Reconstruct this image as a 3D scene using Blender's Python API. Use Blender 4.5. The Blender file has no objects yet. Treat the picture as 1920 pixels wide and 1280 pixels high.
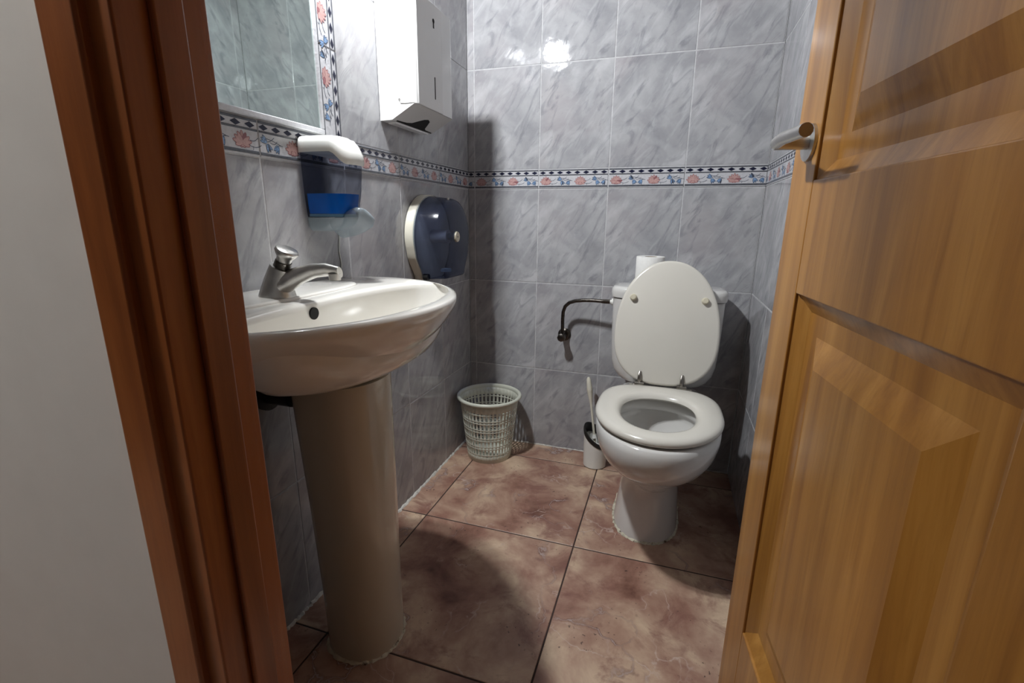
import bpy, math, random
from mathutils import Vector, Matrix
random.seed(7)
S = bpy.context.scene
COL = S.collection
PI = math.pi

# ------------------------------------------------------------------ camera, world, exposure
YAW, PITCH, ROLL = 0.3136, 0.2497, 0.0096
cam_d = bpy.data.cameras.new('camera'); cam = bpy.data.objects.new('camera', cam_d); COL.objects.link(cam)
_f = Vector((-math.sin(YAW)*math.cos(PITCH), math.cos(YAW)*math.cos(PITCH), -math.sin(PITCH)))
_r = Vector((math.cos(YAW), math.sin(YAW), 0)); _u = _r.cross(_f)
_r2 = _r*math.cos(ROLL)+_u*math.sin(ROLL); _u2 = -_r*math.sin(ROLL)+_u*math.cos(ROLL)
m = Matrix((( _r2.x,_u2.x,-_f.x),(_r2.y,_u2.y,-_f.y),(_r2.z,_u2.z,-_f.z))).to_4x4()
m.translation = Vector((0.7522,-1.7656,0.9038))
cam.matrix_world = m
cam_d.sensor_width = 36; cam_d.lens = 896.08/1920*36; cam_d.clip_start = 0.01
S.camera = cam
S.view_settings.view_transform = 'Standard'; S.view_settings.look = 'None'
S.view_settings.gamma = 1; S.view_settings.use_curve_mapping = False
S.view_settings.exposure = 0.0
w = bpy.data.worlds.new('world'); S.world = w; w.use_nodes = True
w.node_tree.nodes['Background'].inputs[0].default_value = (0.8,0.85,0.9,1)
w.node_tree.nodes['Background'].inputs[1].default_value = 0.02
BULB = 40.0          # radiance of the four small bulb faces
SPOT = 16.0          # watts of each of the four aimed spots added in the wall lamp
CEIL = 0.15           # radiance of the unseen lamp added on the bathroom ceiling
HALL = 190.0          # radiance of the unseen pendant added to brighten the corridor wall

# ------------------------------------------------------------------ node helpers
def newmat(name):
    mt = bpy.data.materials.new(name); mt.use_nodes = True
    nt = mt.node_tree; b = nt.nodes['Principled BSDF']
    return mt, nt, b
def N(nt, typ, **kw):
    n = nt.nodes.new(typ)
    for k, v in kw.items():
        if k.startswith('i_'):
            key = k[2:]
            key = int(key) if key.isdigit() else key.replace('_',' ')
            n.inputs[key].default_value = v
        else: setattr(n, k, v)
    return n
def noise(nt, vec, scale, detail=4, rough=.55, dist=0):
    n = N(nt,'ShaderNodeTexNoise'); n.inputs['Scale'].default_value = scale
    n.inputs['Detail'].default_value = detail; n.inputs['Roughness'].default_value = rough
    n.inputs['Distortion'].default_value = dist
    if vec is not None: nt.links.new(vec, n.inputs['Vector'])
    return n.outputs['Fac']
def ramp(nt, fac, stops):
    r = N(nt,'ShaderNodeValToRGB'); e = r.color_ramp.elements
    while len(e) < len(stops): e.new(0.5)
    for el, (p, c) in zip(e, stops):
        el.position = p; el.color = c if len(c) == 4 else (*c, 1)
    nt.links.new(fac, r.inputs[0]); return r.outputs[0]
def mixc(nt, fac, a, b, mode='MIX'):
    n = N(nt,'ShaderNodeMix', data_type='RGBA', blend_type=mode)
    for s, v in ((0,fac),(6,a),(7,b)):
        if hasattr(v,'is_linked') or hasattr(v,'links'): nt.links.new(v, n.inputs[s])
        else: n.inputs[s].default_value = v if s == 0 else ((*v,1) if len(v) == 3 else v)
    return n.outputs[2]
def bump(nt, b, h, strength, dist):
    n = N(nt,'ShaderNodeBump'); n.inputs['Strength'].default_value = strength; n.inputs['Distance'].default_value = dist
    nt.links.new(h, n.inputs['Height']); nt.links.new(n.outputs[0], b.inputs['Normal'])
def objco(nt): return N(nt,'ShaderNodeTexCoord').outputs['Object']
def simple(name, col, rough=.4, metal=0, var=.06, coat=0, scale=18, dirt=None, bmp=0):
    """plain material with a little procedural mottling"""
    mt, nt, b = newmat(name)
    f = noise(nt, objco(nt), scale, 5)
    lo = tuple(c*(1-var) for c in col); hi = tuple(min(1,c*(1+var)) for c in col)
    c = ramp(nt, f, [(.3,lo),(.7,hi)])
    if dirt:
        d = ramp(nt, noise(nt, objco(nt), dirt[1], 6, .7), [(dirt[2],(0,0,0)),(dirt[2]+.12,(1,1,1))])
        c = mixc(nt, d, c, dirt[0])
    nt.links.new(c, b.inputs['Base Color'])
    r = N(nt,'ShaderNodeMapRange'); r.inputs[3].default_value = max(0.02,rough*.85); r.inputs[4].default_value = min(1,rough*1.2)
    nt.links.new(f, r.inputs[0]); nt.links.new(r.outputs[0], b.inputs['Roughness'])
    b.inputs['Metallic'].default_value = metal; b.inputs['Coat Weight'].default_value = coat
    b.inputs['Coat Roughness'].default_value = .05
    if bmp: bump(nt, b, f, bmp, .002)
    return mt

def mat_walltile():
    mt, nt, b = newmat('grey_marbled_wall_tile')
    uv = N(nt,'ShaderNodeUVMap'); v = uv.outputs[0]
    # big soft clouds
    c1 = noise(nt, v, 7, 6, .6, .6)
    base = ramp(nt, c1, [(.28,(.28,.283,.30)),(.5,(.37,.37,.385)),(.72,(.47,.47,.48))])
    c2 = noise(nt, v, 3.2, 3, .5, .3)
    base = mixc(nt, ramp(nt, c2, [(.52,(0,0,0)),(.75,(.5,.5,.5))]), base, (.44,.39,.40))
    # diagonal drifting streaks
    mp = N(nt,'ShaderNodeMapping', vector_type='TEXTURE'); mp.inputs['Rotation'].default_value = (0,0,math.radians(56)); mp.inputs['Scale'].default_value = (1.1,.36,1)
    nt.links.new(v, mp.inputs[0])
    st = noise(nt, mp.outputs[0], 6, 6, .58, .7)
    base = mixc(nt, ramp(nt, st, [(.5,(0,0,0)),(.68,(.62,.62,.62))]), base, (.56,.56,.575))
    dk = noise(nt, mp.outputs[0], 8, 5, .62, 1.2)
    base = mixc(nt, ramp(nt, dk, [(.32,(.75,.75,.75)),(.47,(0,0,0))]), base, (.225,.23,.25))
    # thin pale veins
    w = N(nt,'ShaderNodeTexWave', wave_type='BANDS'); w.inputs['Scale'].default_value = 1.1; w.inputs['Distortion'].default_value = 7
    w.inputs['Detail'].default_value = 4; w.inputs['Detail Scale'].default_value = 1.3
    nt.links.new(mp.outputs[0], w.inputs[0])
    base = mixc(nt, ramp(nt, w.outputs['Fac'], [(.955,(0,0,0)),(1,(.13,.13,.13))]), base, (.62,.62,.635))
    nt.links.new(base, b.inputs['Base Color'])
    b.inputs['Roughness'].default_value = .06
    b.inputs['Specular IOR Level'].default_value = .42
    hb = noise(nt, v, 16, 3, .5)
    mx = N(nt,'ShaderNodeMath', operation='ADD'); nt.links.new(hb, mx.inputs[0])
    m2 = N(nt,'ShaderNodeMath', operation='MULTIPLY'); m2.inputs[1].default_value = .5; nt.links.new(dk, m2.inputs[0]); nt.links.new(m2.outputs[0], mx.inputs[1])
    bump(nt, b, mx.outputs[0], .32, .0025)
    return mt
def mat_floortile():
    mt, nt, b = newmat('brown_marbled_floor_tile')
    v = N(nt,'ShaderNodeUVMap').outputs[0]
    c1 = noise(nt, v, 5.2, 6, .6, .35)
    base = ramp(nt, c1, [(.30,(.14,.06,.042)),(.42,(.31,.165,.12)),(.53,(.44,.285,.205)),(.66,(.64,.48,.34))])
    c2 = noise(nt, v, 10, 7, .68, .6)
    base = mixc(nt, ramp(nt, c2, [(.52,(0,0,0)),(.66,(.75,.75,.75))]), base, (.22,.095,.075))
    # white crackle veins and dark purple cracks following a warped cell border
    def crack(scale, lo, hi, dist):
        nz = N(nt,'ShaderNodeTexNoise'); nz.inputs['Scale'].default_value = 5; nz.inputs['Detail'].default_value = 6; nt.links.new(v, nz.inputs['Vector'])
        mx = N(nt,'ShaderNodeMix', data_type='VECTOR'); mx.inputs[0].default_value = dist
        nt.links.new(v, mx.inputs[4]); nt.links.new(nz.outputs['Color'], mx.inputs[5])
        vo = N(nt,'ShaderNodeTexVoronoi', feature='DISTANCE_TO_EDGE'); vo.inputs['Scale'].default_value = scale
        nt.links.new(mx.outputs[1], vo.inputs['Vector'])
        return ramp(nt, vo.outputs['Distance'], [(lo,(1,1,1)),(hi,(0,0,0))])
    gate = ramp(nt, noise(nt, v, 6, 3), [(.5,(0,0,0)),(.62,(.75,.75,.75))])
    k1 = mixc(nt, 1, crack(7,.0,.018,.33), gate, 'MULTIPLY')
    base = mixc(nt, k1, base, (.58,.46,.40))
    gate2 = ramp(nt, noise(nt, v, 5, 4), [(.38,(.85,.85,.85)),(.47,(0,0,0))])
    k2 = mixc(nt, 1, crack(5,.0,.040,.40), gate2, 'MULTIPLY')
    base = mixc(nt, k2, base, (.12,.055,.05))
    k3 = mixc(nt, 1, crack(5,.0,.012,.40), gate2, 'MULTIPLY')
    base = mixc(nt, k3, base, (.55,.45,.42))
    sp = mixc(nt, 1, ramp(nt, noise(nt, v, 85, 3), [(.64,(0,0,0)),(.68,(.85,.85,.85))]), ramp(nt, noise(nt, v, 7, 3), [(.52,(0,0,0)),(.6,(1,1,1))]), 'MULTIPLY')
    base = mixc(nt, sp, base, (.07,.035,.03))
    nt.links.new(base, b.inputs['Base Color'])
    r = N(nt,'ShaderNodeMapRange'); r.inputs[3].default_value = .28; r.inputs[4].default_value = .45
    nt.links.new(c2, r.inputs[0]); nt.links.new(r.outputs[0], b.inputs['Roughness'])
    bump(nt, b, noise(nt, v, 30, 4), .15, .0015)
    return mt
def mat_wood(name, cols, axis=2, rough=.35):
    mt, nt, b = newmat(name)
    mp = N(nt,'ShaderNodeMapping'); sc = [9,9,9]; sc[axis] = .55; mp.inputs['Scale'].default_value = sc
    nt.links.new(objco(nt), mp.inputs[0])
    f = noise(nt, mp.outputs[0], 3.2, 6, .6, .7)
    g = noise(nt, mp.outputs[0], 22, 3, .6)
    base = ramp(nt, f, [(.3,cols[0]),(.5,cols[1]),(.7,cols[2])])
    base = mixc(nt, ramp(nt, g, [(.55,(0,0,0)),(.75,(.35,.35,.35))]), base, cols[0])
    nt.links.new(base, b.inputs['Base Color']); b.inputs['Roughness'].default_value = rough
    b.inputs['Coat Weight'].default_value = .35; b.inputs['Coat Roughness'].default_value = .15
    bump(nt, b, g, .08, .001)
    return mt
def mat_tint(name, col, gloss=.08, rough=.06, haze=0, hazecol=(.1,.1,.2)):
    mt, nt, b = newmat(name)
    out = nt.nodes['Material Output']
    t = N(nt,'ShaderNodeBsdfTransparent')
    c = ramp(nt, noise(nt, objco(nt), 9, 3), [(.3,tuple(x*.93 for x in col)),(.7,tuple(min(1,x*1.05) for x in col))])
    nt.links.new(c, t.inputs[0])
    b.inputs['Base Color'].default_value = (*hazecol,1); b.inputs['Roughness'].default_value = rough
    b.inputs['Coat Weight'].default_value = .6; b.inputs['Coat Roughness'].default_value = .03
    lw = N(nt,'ShaderNodeFresnel'); gm = N(nt,'ShaderNodeNewGeometry')
    io = N(nt,'ShaderNodeMapRange'); io.inputs[3].default_value = 1.5; io.inputs[4].default_value = 1/1.5
    nt.links.new(gm.outputs['Backfacing'], io.inputs[0]); nt.links.new(io.outputs[0], lw.inputs[0])
    ad = N(nt,'ShaderNodeMath', operation='ADD', use_clamp=True); ad.inputs[1].default_value = haze
    nt.links.new(lw.outputs[0], ad.inputs[0])
    mx = N(nt,'ShaderNodeMixShader'); nt.links.new(ad.outputs[0], mx.inputs[0]); nt.links.new(t.outputs[0], mx.inputs[1]); nt.links.new(b.outputs[0], mx.inputs[2])
    nt.links.new(mx.outputs[0], out.inputs[0])
    return mt
def mat_emit(name, col, s):
    mt, nt, b = newmat(name)
    b.inputs['Base Color'].default_value = (.8,.8,.8,1)
    b.inputs['Emission Color'].default_value = (*col,1); b.inputs['Emission Strength'].default_value = s
    return mt

M = {}
M['tile'] = mat_walltile(); M['ftile'] = mat_floortile()
M['grout'] = simple('pale_wall_grout', (.50,.50,.51), .75, var=.15, scale=60)
M['fgrout'] = simple('dark_floor_grout', (.045,.025,.02), .8, var=.3, scale=60)
M['paint'] = simple('white_wall_paint', (.82,.82,.81), .7, var=.02, bmp=.1)
M['ceiling'] = simple('ceiling_paint', (.78,.78,.77), .8, var=.02)
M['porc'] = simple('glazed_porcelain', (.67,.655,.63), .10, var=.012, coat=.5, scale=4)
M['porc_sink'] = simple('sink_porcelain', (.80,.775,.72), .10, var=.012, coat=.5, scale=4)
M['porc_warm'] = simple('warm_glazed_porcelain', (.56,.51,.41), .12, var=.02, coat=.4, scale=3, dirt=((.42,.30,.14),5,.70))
M['seat'] = simple('ivory_seat_plastic', (.66,.63,.565), .22, var=.015, coat=.3, scale=5)
M['ivory'] = simple('aged_ivory_plastic', (.60,.55,.42), .4, var=.05)
M['basket'] = simple('pale_green_white_plastic', (.60,.61,.52), .33, var=.03)
M['plastic'] = simple('white_plastic', (.80,.80,.76), .25, var=.02, coat=.2)
M['plastic_y'] = simple('yellowed_white_plastic', (.72,.69,.58), .35, var=.04, dirt=((.30,.20,.09),9,.66))
M['enamel'] = simple('white_enamelled_steel', (.74,.74,.73), .16, var=.01, coat=.6)
M['chrome'] = simple('worn_chrome', (.60,.585,.56), .33, 1, var=.12, scale=40, dirt=((.36,.34,.30),30,.60))
M['hinge'] = simple('tarnished_metal', (.30,.28,.25), .30, 1, var=.3, scale=60)
M['dkmetal'] = simple('dark_braided_steel', (.10,.09,.08), .33, 1, var=.35, scale=160, bmp=.4)
M['black'] = simple('black_plastic', (.012,.012,.012), .35, var=.2)
M['dark'] = simple('dark_opening', (.01,.01,.01), .9, var=.2)
M['paper'] = simple('white_tissue_paper', (.80,.79,.76), .95, var=.03, scale=90, bmp=.3)
M['card'] = simple('cardboard', (.30,.22,.15), .9, var=.1)
M['caulk'] = simple('stained_white_caulk', (.60,.56,.44), .8, var=.2, scale=60, dirt=((.10,.055,.03),45,.52), bmp=.6)
M['caulkw'] = simple('white_wall_caulk', (.62,.60,.55), .8, var=.2, scale=70, dirt=((.22,.15,.11),40,.60), bmp=.5)
M['listel'] = simple('white_listel_glaze', (.55,.55,.575), .14, var=.08, scale=120, bmp=.3)
M['l_line'] = simple('grey_listel_line', (.10,.105,.12), .2, var=.2, scale=80)
M['l_navy'] = simple('navy_listel_diamond', (.012,.014,.038), .2, var=.3, scale=80)
M['l_pink'] = simple('pink_listel_petal', (.50,.31,.29), .25, var=.12, scale=150)
M['l_pinkd'] = simple('rose_listel_outline', (.28,.12,.13), .25, var=.1, scale=150)
M['l_blue'] = simple('blue_listel_petal', (.17,.27,.44), .25, var=.5, scale=260)
M['l_stem'] = simple('slate_listel_stem', (.06,.075,.11), .25, var=.2, scale=150)
M['mirror'] = simple('mirror_silver', (.72,.82,.78), .015, 1, var=.01)
M['wood'] = mat_wood('orange_pine_door', ((.24,.095,.016),(.36,.16,.028),(.46,.225,.05)))
M['wood_d'] = mat_wood('red_brown_door_frame', ((.22,.065,.015),(.34,.105,.025),(.42,.15,.04)))
M['tint'] = mat_tint('smoked_clear_plastic', (.60,.62,.68), haze=.02, hazecol=(.05,.06,.09))
M['navy'] = mat_tint('navy_smoked_plastic', (.38,.42,.54), haze=.13, hazecol=(.045,.052,.095), rough=.16)
M['clear'] = mat_tint('grey_clear_plastic', (.78,.82,.84), haze=.30, hazecol=(.42,.48,.52), rough=.2)
M['soap'] = simple('blue_liquid_soap', (.004,.24,.95), .12, var=.10, coat=.3, scale=25)
M['soapf'] = simple('pale_blue_soap_residue', (.30,.55,.68), .3, var=.1)
M['water'] = mat_tint('toilet_water', (.75,.80,.78), haze=.02, hazecol=(.3,.3,.28), rough=.02)
M['bulb'] = mat_emit('lit_bulb', (.93,.97,1), BULB)
M['lampd'] = mat_emit('added_ceiling_glow', (1,.96,.90), CEIL)
M['halld'] = mat_emit('added_corridor_glow', (1,.95,.88), HALL)

# ------------------------------------------------------------------ mesh helpers
class MB:
    def __init__(s): s.v=[]; s.f=[]; s.m=[]; s.uv=[]
    def add(s, vs, fs, mi=0, uvs=None):
        o = len(s.v); s.v += [tuple(v) for v in vs]
        for k, f in enumerate(fs):
            s.f.append([i+o for i in f]); s.m.append(mi)
            s.uv.append(uvs[k] if uvs else None)
        return s
    def box(s, x0,y0,z0,x1,y1,z1, mi=0):
        vs=[(x,y,z) for x in (x0,x1) for y in (y0,y1) for z in (z0,z1)]
        return s.add(vs, [(0,1,3,2),(4,6,7,5),(0,4,5,1),(2,3,7,6),(0,2,6,4),(1,5,7,3)], mi)
    def loft(s, rings, cap0=True, cap1=True, mi=0, loop=False):
        n=len(rings[0]); vs=[p for r in rings for p in r]; fs=[]
        R=len(rings)
        for i in range(R if loop else R-1):
            j=(i+1)%R
            for k in range(n):
                l=(k+1)%n; fs.append((i*n+k,i*n+l,j*n+l,j*n+k))
        if not loop:
            if cap0: fs.append(tuple(reversed(range(n))))
            if cap1: fs.append(tuple((R-1)*n+k for k in range(n)))
        return s.add(vs, fs, mi)
    def cyl(s, a, b, r0, r1=None, n=24, mi=0, prof=None):
        a=Vector(a); b=Vector(b); d=b-a; r1=r0 if r1 is None else r1
        prof = prof or [(0,r0),(1,r1)]
        z=d.normalized(); x=z.orthogonal().normalized(); y=z.cross(x)
        rings=[[a+d*t+(x*math.cos(k*2*PI/n)+y*math.sin(k*2*PI/n))*r for k in range(n)] for t,r in prof]
        return s.loft(rings, mi=mi)
    def tube(s, pts, r, n=12, mi=0):
        pts=[Vector(p) for p in pts]; rs = r if isinstance(r,(list,tuple)) else [r]*len(pts)
        rings=[]; x=None
        for i,p in enumerate(pts):
            t=(pts[min(i+1,len(pts)-1)]-pts[max(i-1,0)]).normalized()
            x = t.orthogonal().normalized() if x is None else (x-t*x.dot(t)).normalized()
            y=t.cross(x)
            rr=rs[i]; ra,rb = rr if isinstance(rr,tuple) else (rr,rr)
            rings.append([p+x*math.cos(k*2*PI/n)*ra+y*math.sin(k*2*PI/n)*rb for k in range(n)])
        return s.loft(rings, mi=mi)
    def sphere(s, c, r, n=20, m=12, mi=0, sc=(1,1,1)):
        c=Vector(c)
        rings=[[c+Vector((math.cos(k*2*PI/n)*math.sin(PI*j/m)*sc[0],math.sin(k*2*PI/n)*math.sin(PI*j/m)*sc[1],-math.cos(PI*j/m)*sc[2]))*r for k in range(n)] for j in range(1,m)]
        return s.loft(rings, mi=mi)
    def build(s, name, mats, parent=None, smooth=35, bevel=0, loc=None):
        me=bpy.data.meshes.new(name); off=Vector(loc) if loc else Vector((0,0,0))
        me.from_pydata([tuple(Vector(v)-off) for v in s.v], [], s.f)
        mats = mats if isinstance(mats,(list,tuple)) else [mats]
        for mm in mats: me.materials.append(mm)
        me.polygons.foreach_set('material_index', s.m)
        if any(u for u in s.uv):
            uvl=me.uv_layers.new(name='UVMap')
            for p,u in zip(me.polygons,s.uv):
                if u:
                    for li,c in zip(p.loop_indices,u): uvl.data[li].uv=c
        me.update(); me.validate()
        import bmesh
        bm=bmesh.new(); bm.from_mesh(me); bmesh.ops.recalc_face_normals(bm, faces=bm.faces); bm.to_mesh(me); bm.free()
        if smooth:
            me.polygons.foreach_set('use_smooth',[True]*len(me.polygons)); me.set_sharp_from_angle(angle=math.radians(smooth))
        o=bpy.data.objects.new(name, me); COL.objects.link(o)
        if parent:
            o.parent=parent
            o.location = off - parent.location
        else: o.location=off
        if bevel:
            b=o.modifiers.new('bevel','BEVEL'); b.width=bevel; b.segments=3; b.limit_method='ANGLE'; b.angle_limit=math.radians(40)
        return o
def thing(name, loc, label, cat, group=None):
    o=bpy.data.objects.new(name,None); COL.objects.link(o); o.location=loc; o.empty_display_size=.05
    o['label']=label; o['category']=cat
    if group: o['group']=group
    bpy.context.view_layer.update(); return o
def struct(o, label=None):
    o['kind']='structure'
    if label: o['label']=label
    return o
def sp(c,n): return math.copysign(abs(c)**(2.0/n), c)
def egg(z, cx, yw, hx, front, back, nf=2.0, nb=2.0, n=64):
    """closed outline; front points to -y"""
    out=[]
    for k in range(n):
        t=2*PI*k/n; c,s_=math.cos(t),math.sin(t)
        e = nf if s_<0 else nb
        out.append(Vector((cx+hx*sp(c,e), yw+(front if s_<0 else back)*sp(s_,e), z)))
    return out
def sell(z,cx,cy,hx,hy,n=4,seg=64): return egg(z,cx,cy,hx,hy,hy,n,n,seg)

# ------------------------------------------------------------------ room grid (metres)
W=1.0228; TH=.3419; Z1=.329; ZB=Z1+2*TH; ZT=ZB+.0669; ST=.0259; T=.25
YF=-1.44         # inner face of the wall with the doorway
CH=2.35
ZL=[0,Z1,Z1+TH,ZB,ZT,ZT+TH,ZT+2*TH,ZT+3*TH,CH]
def tiled(name, O, U, V, us, vs, skip, mats, gap=.0026, tilt=.0016, same=True, extra=None):
    """wall or floor of separate tiles on a grout bed; one mesh. skip(u0,u1,v0,v1)->bool"""
    O,U,V=Vector(O),Vector(U),Vector(V); Nn=U.cross(V)
    b=MB(); rnd=random.Random(len(name)*13+5)
    P=lambda u,v,h: O+U*u+V*v+Nn*h
    for (u0,u1,v0,v1) in extra or [(us[0],us[-1],vs[0],vs[-1])]:
        q=[P(u0,v0,-.0012),P(u1,v0,-.0012),P(u1,v1,-.0012),P(u0,v1,-.0012)]
        qb=[P(u0,v0,-.04),P(u1,v0,-.04),P(u1,v1,-.04),P(u0,v1,-.04)]
        b.add(q+qb,[(0,1,2,3),(7,6,5,4),(0,4,5,1),(1,5,6,2),(2,6,7,3),(3,7,4,0)],1)
    for i in range(len(us)-1):
        for j in range(len(vs)-1):
            u0,u1,v0,v1=us[i],us[i+1],vs[j],vs[j+1]
            if skip and skip(u0,u1,v0,v1): continue
            g=gap/2; e=.0016
            ta,tb=rnd.uniform(-tilt,tilt),rnd.uniform(-tilt,tilt)
            uc,vc=(u0+u1)/2,(v0+v1)/2
            oc=[(u0+g,v0+g),(u1-g,v0+g),(u1-g,v1-g),(u0+g,v1-g)]
            ic=[(u0+g+e,v0+g+e),(u1-g-e,v0+g+e),(u1-g-e,v1-g-e),(u0+g+e,v1-g-e)]
            h=lambda u,v:(u-uc)*ta+(v-vc)*tb
            vs_=[P(u,v,-.0015) for u,v in oc]+[P(u,v,h(u,v)-.0004) for u,v in ic]
            var=rnd.randrange(3); ou,ov=(var*7.31, var*3.17) if same else (rnd.uniform(0,90),rnd.uniform(0,90))
            uvf=lambda u,v:((u-u0)+ou, (v-v1)+ov)
            fs=[(4,5,6,7),(0,1,5,4),(1,2,6,5),(2,3,7,6),(3,0,4,7)]
            pts=oc+ic
            b.add(vs_,fs,0,[[uvf(*pts[k]) for k in f] for f in fs])
    o=b.build(name,mats,smooth=0); struct(o); return o

rowskip=lambda u0,u1,v0,v1: abs(v0-ZB)<1e-4
us_b=[0,ST,ST+T,ST+2*T,ST+3*T,W]
tiled('wall_back',(0,0,0),(1,0,0),(0,0,1),us_b,ZL,rowskip,[M['tile'],M['grout']])
# left wall: u runs along +y so that U x V = +x
LL=1.44
# below/above the mirror the plain 25 cm grid
def left_wall():
    us=[LL-x for x in (1.44,1.25,1.0,.75,.5,.25,0)]
    def sk(u0,u1,v0,v1):
        if rowskip(u0,u1,v0,v1): return True
        if v0>ZT-1e-3 and v0<ZT+2*TH-1e-3:
            return u1-LL<-.749
        return False
    o=tiled('wall_left',(0,-LL,0),(0,1,0),(0,0,1),us,ZL,sk,[M['tile'],M['grout']])
    return o
left_wall()
us_r=[0,.035,.285,.535,.785,1.035,1.270,1.44]
tiled('wall_right',(W,0,0),(0,-1,0),(0,0,1),us_r,ZL,rowskip,[M['tile'],M['grout']])
# wall with the doorway: tiled inside, white plaster outside
DX0,DX1,DZ=.392,.985,2.03
def front_wall():
    us=[0,W-DX1, W-DX0, W-DX0+.2, W]
    zl=[0,Z1,Z1+TH,ZB,ZT,ZT+TH,ZT+2*TH,DZ,CH]
    sk=lambda u0,u1,v0,v1: rowskip(u0,u1,v0,v1) or (abs(u0-(W-DX1))<1e-4 and v1<DZ+1e-3)
    ex=[(0,W-DX1,0,CH),(W-DX0,W,0,CH),(W-DX1,W-DX0,DZ,CH)]
    tiled('wall_front',(W,YF,0),(-1,0,0),(0,0,1),us,zl,sk,[M['tile'],M['grout']],extra=ex)
front_wall()
# floor
def floor():
    fx,fy,a=.0919,.1189,.4683
    us=[-1.2,fx-2*a,fx-a,fx,fx+a,fx+2*a,fx+3*a,fx+4*a,2.6]
    yl=[-3.2]+[-(fy+a*k) for k in range(6,-1,-1)]+[0.0]
    yl=[y for y in yl if y>=-3.2]
    yl=sorted(set(yl))
    o=tiled('floor',(0,0,0),(1,0,0),(0,1,0),us,yl,None,[M['ftile'],M['fgrout']],gap=.003,same=False,tilt=.0005)
    return o
floor()
b=MB(); b.box(0,YF,CH,W,0,CH+.05); struct(b.build('ceiling',M['ceiling']))
b=MB(); b.box(-.9,-2.35,CH,W,YF-.1,CH+.05); struct(b.build('ceiling_corridor',M['ceiling']))
# ------------------------------------------------------------------ corridor side (white plaster)
YO=YF-.05     # outer face of the doorway wall sits .05 behind the tiled face (frame depth)
b=MB()
b.box(-1.2,YO-.012,0,DX0-.03,YF-.042,CH); b.box(DX1+.03,YO-.012,0,2.6,YF-.042,CH); b.box(DX0-.03,YO-.012,DZ+.03,DX1+.03,YF-.042,CH)
struct(b.build('wall_outer',M['paint']))
# door frame (trim) and open leaf
b=MB()
b.box(DX0-.03,YO-.02,0,DX0,YF+.005,DZ); b.box(DX1,YO-.02,0,DX1+.03,YF+.005,DZ); b.box(DX0-.03,YO-.02,DZ,DX1+.03,YF+.005,DZ+.03)
b.box(DX0,YF-.045,0,DX0+.006,YF-.02,DZ)      # stop bead
struct(b.build('trim_1',M['wood_d'],bevel=.002),'red-brown wooden door frame lining the narrow doorway')
b=MB()
b.box(DX0-.060,YO-.028,0,DX0-.022,YO-.0125,DZ+.07); b.box(DX1+.022,YO-.028,0,DX1+.085,YO-.0125,DZ+.07); b.box(DX0-.022,YO-.028,DZ+.022,DX1+.022,YO-.0125,DZ+.07)
struct(b.build('trim_2',M['wood_d'],bevel=.003),'red-brown wooden architrave on the corridor side')

def door():
    L,Hh,th=.565,2.0,.035
    # local: x along leaf from hinge (0) to free edge (L), y thickness 0..th (th faces the room centre), z up
    b=MB(); rails=[(0,.085,0,Hh),(L-.085,L,0,Hh),(.085,L-.085,0,.225),(.085,L-.085,.80,.95),(.085,L-.085,Hh-.12,Hh)]
    for x0,x1,z0,z1 in rails: b.box(x0,0,z0,x1,th,z1)
    o=b.build('door_1',M['wood'],bevel=.002,smooth=0)
    struct(o,'orange pine panelled door standing open into the room at the right')
    for z0,z1 in ((.225,.80),(.95,Hh-.12)):
        p=MB(); x0,x1=.085,L-.085
        for side in (1,-1):
            yb = th-.004 if side>0 else .004
            yr = th-.016 if side>0 else .016
            yc = th-.004 if side>0 else .004
            r=[]
            for ins,y in ((0,yb),(.022,yr),(.05,yr),(.085,yc)):
                r.append([Vector((x0+ins,y,z0+ins)),Vector((x1-ins,y,z0+ins)),Vector((x1-ins,y,z1-ins)),Vector((x0+ins,y,z1-ins))])
            p.loft(r,cap0=False,cap1=True)
        po=p.build('door_panel',M['wood'],parent=None,smooth=0); po.parent=o
    h=MB()
    h.cyl((L-.055,th,1.0),(L-.055,th+.045,1.0),.009); h.tube([(L-.055,th+.042,1.0),(L-.10,th+.047,1.0),(L-.17,th+.045,.998)],.008)
    h.cyl((L-.055,th,1.0),(L-.055,th+.004,1.0),.024)
    ho=h.build('door_handle',M['chrome']); ho.parent=o; ho['label']='chrome lever door handle'
    H_=Vector((.972,-1.452,.008)); F_=Vector((.913,-.93,.008)); d=(F_-H_).normalized()
    ang=math.atan2(d.y,d.x)
    o.location=H_+Vector((-.0,0,0)); o.rotation_euler=(0,0,ang)
    # leaf local +y is to the left of travel direction = towards room centre; shift so that face passes through F_
    n=Vector((-d.y,d.x,0)); o.location=F_-d*L-n*th
    return o
door()

# ------------------------------------------------------------------ listel border tiles
def petal(b,P,c,ang,ln,wd,mi,h,sq=1):
    pts=[]
    for k in range(10):
        t=2*PI*k/10; x=ln/2+ln/2*math.cos(t); y=wd/2*math.sin(t)*(1-.25*math.cos(t))
        pts.append((c[0]+(x*math.cos(ang)-y*math.sin(ang)),c[1]+(x*math.sin(ang)+y*math.cos(ang))))
    petal.n=(petal.n+1)%24; h+=petal.n*.000012
    b.add([P(u,v,h) for u,v in pts],[tuple(range(10))],mi)
petal.n=0
def ribbon(b,P,pts,wd,mi,h):
    L=[];R=[]
    for i,p in enumerate(pts):
        q0=pts[max(i-1,0)];q1=pts[min(i+1,len(pts)-1)]
        dx,dy=q1[0]-q0[0],q1[1]-q0[1]; l=math.hypot(dx,dy) or 1
        L.append((p[0]-dy/l*wd/2,p[1]+dx/l*wd/2)); R.append((p[0]+dy/l*wd/2,p[1]-dx/l*wd/2))
    n=len(pts); b.add([P(u,v,h) for u,v in L+R],[(i,n+i,n+i+1,i+1) for i in range(n-1)],mi)
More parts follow.
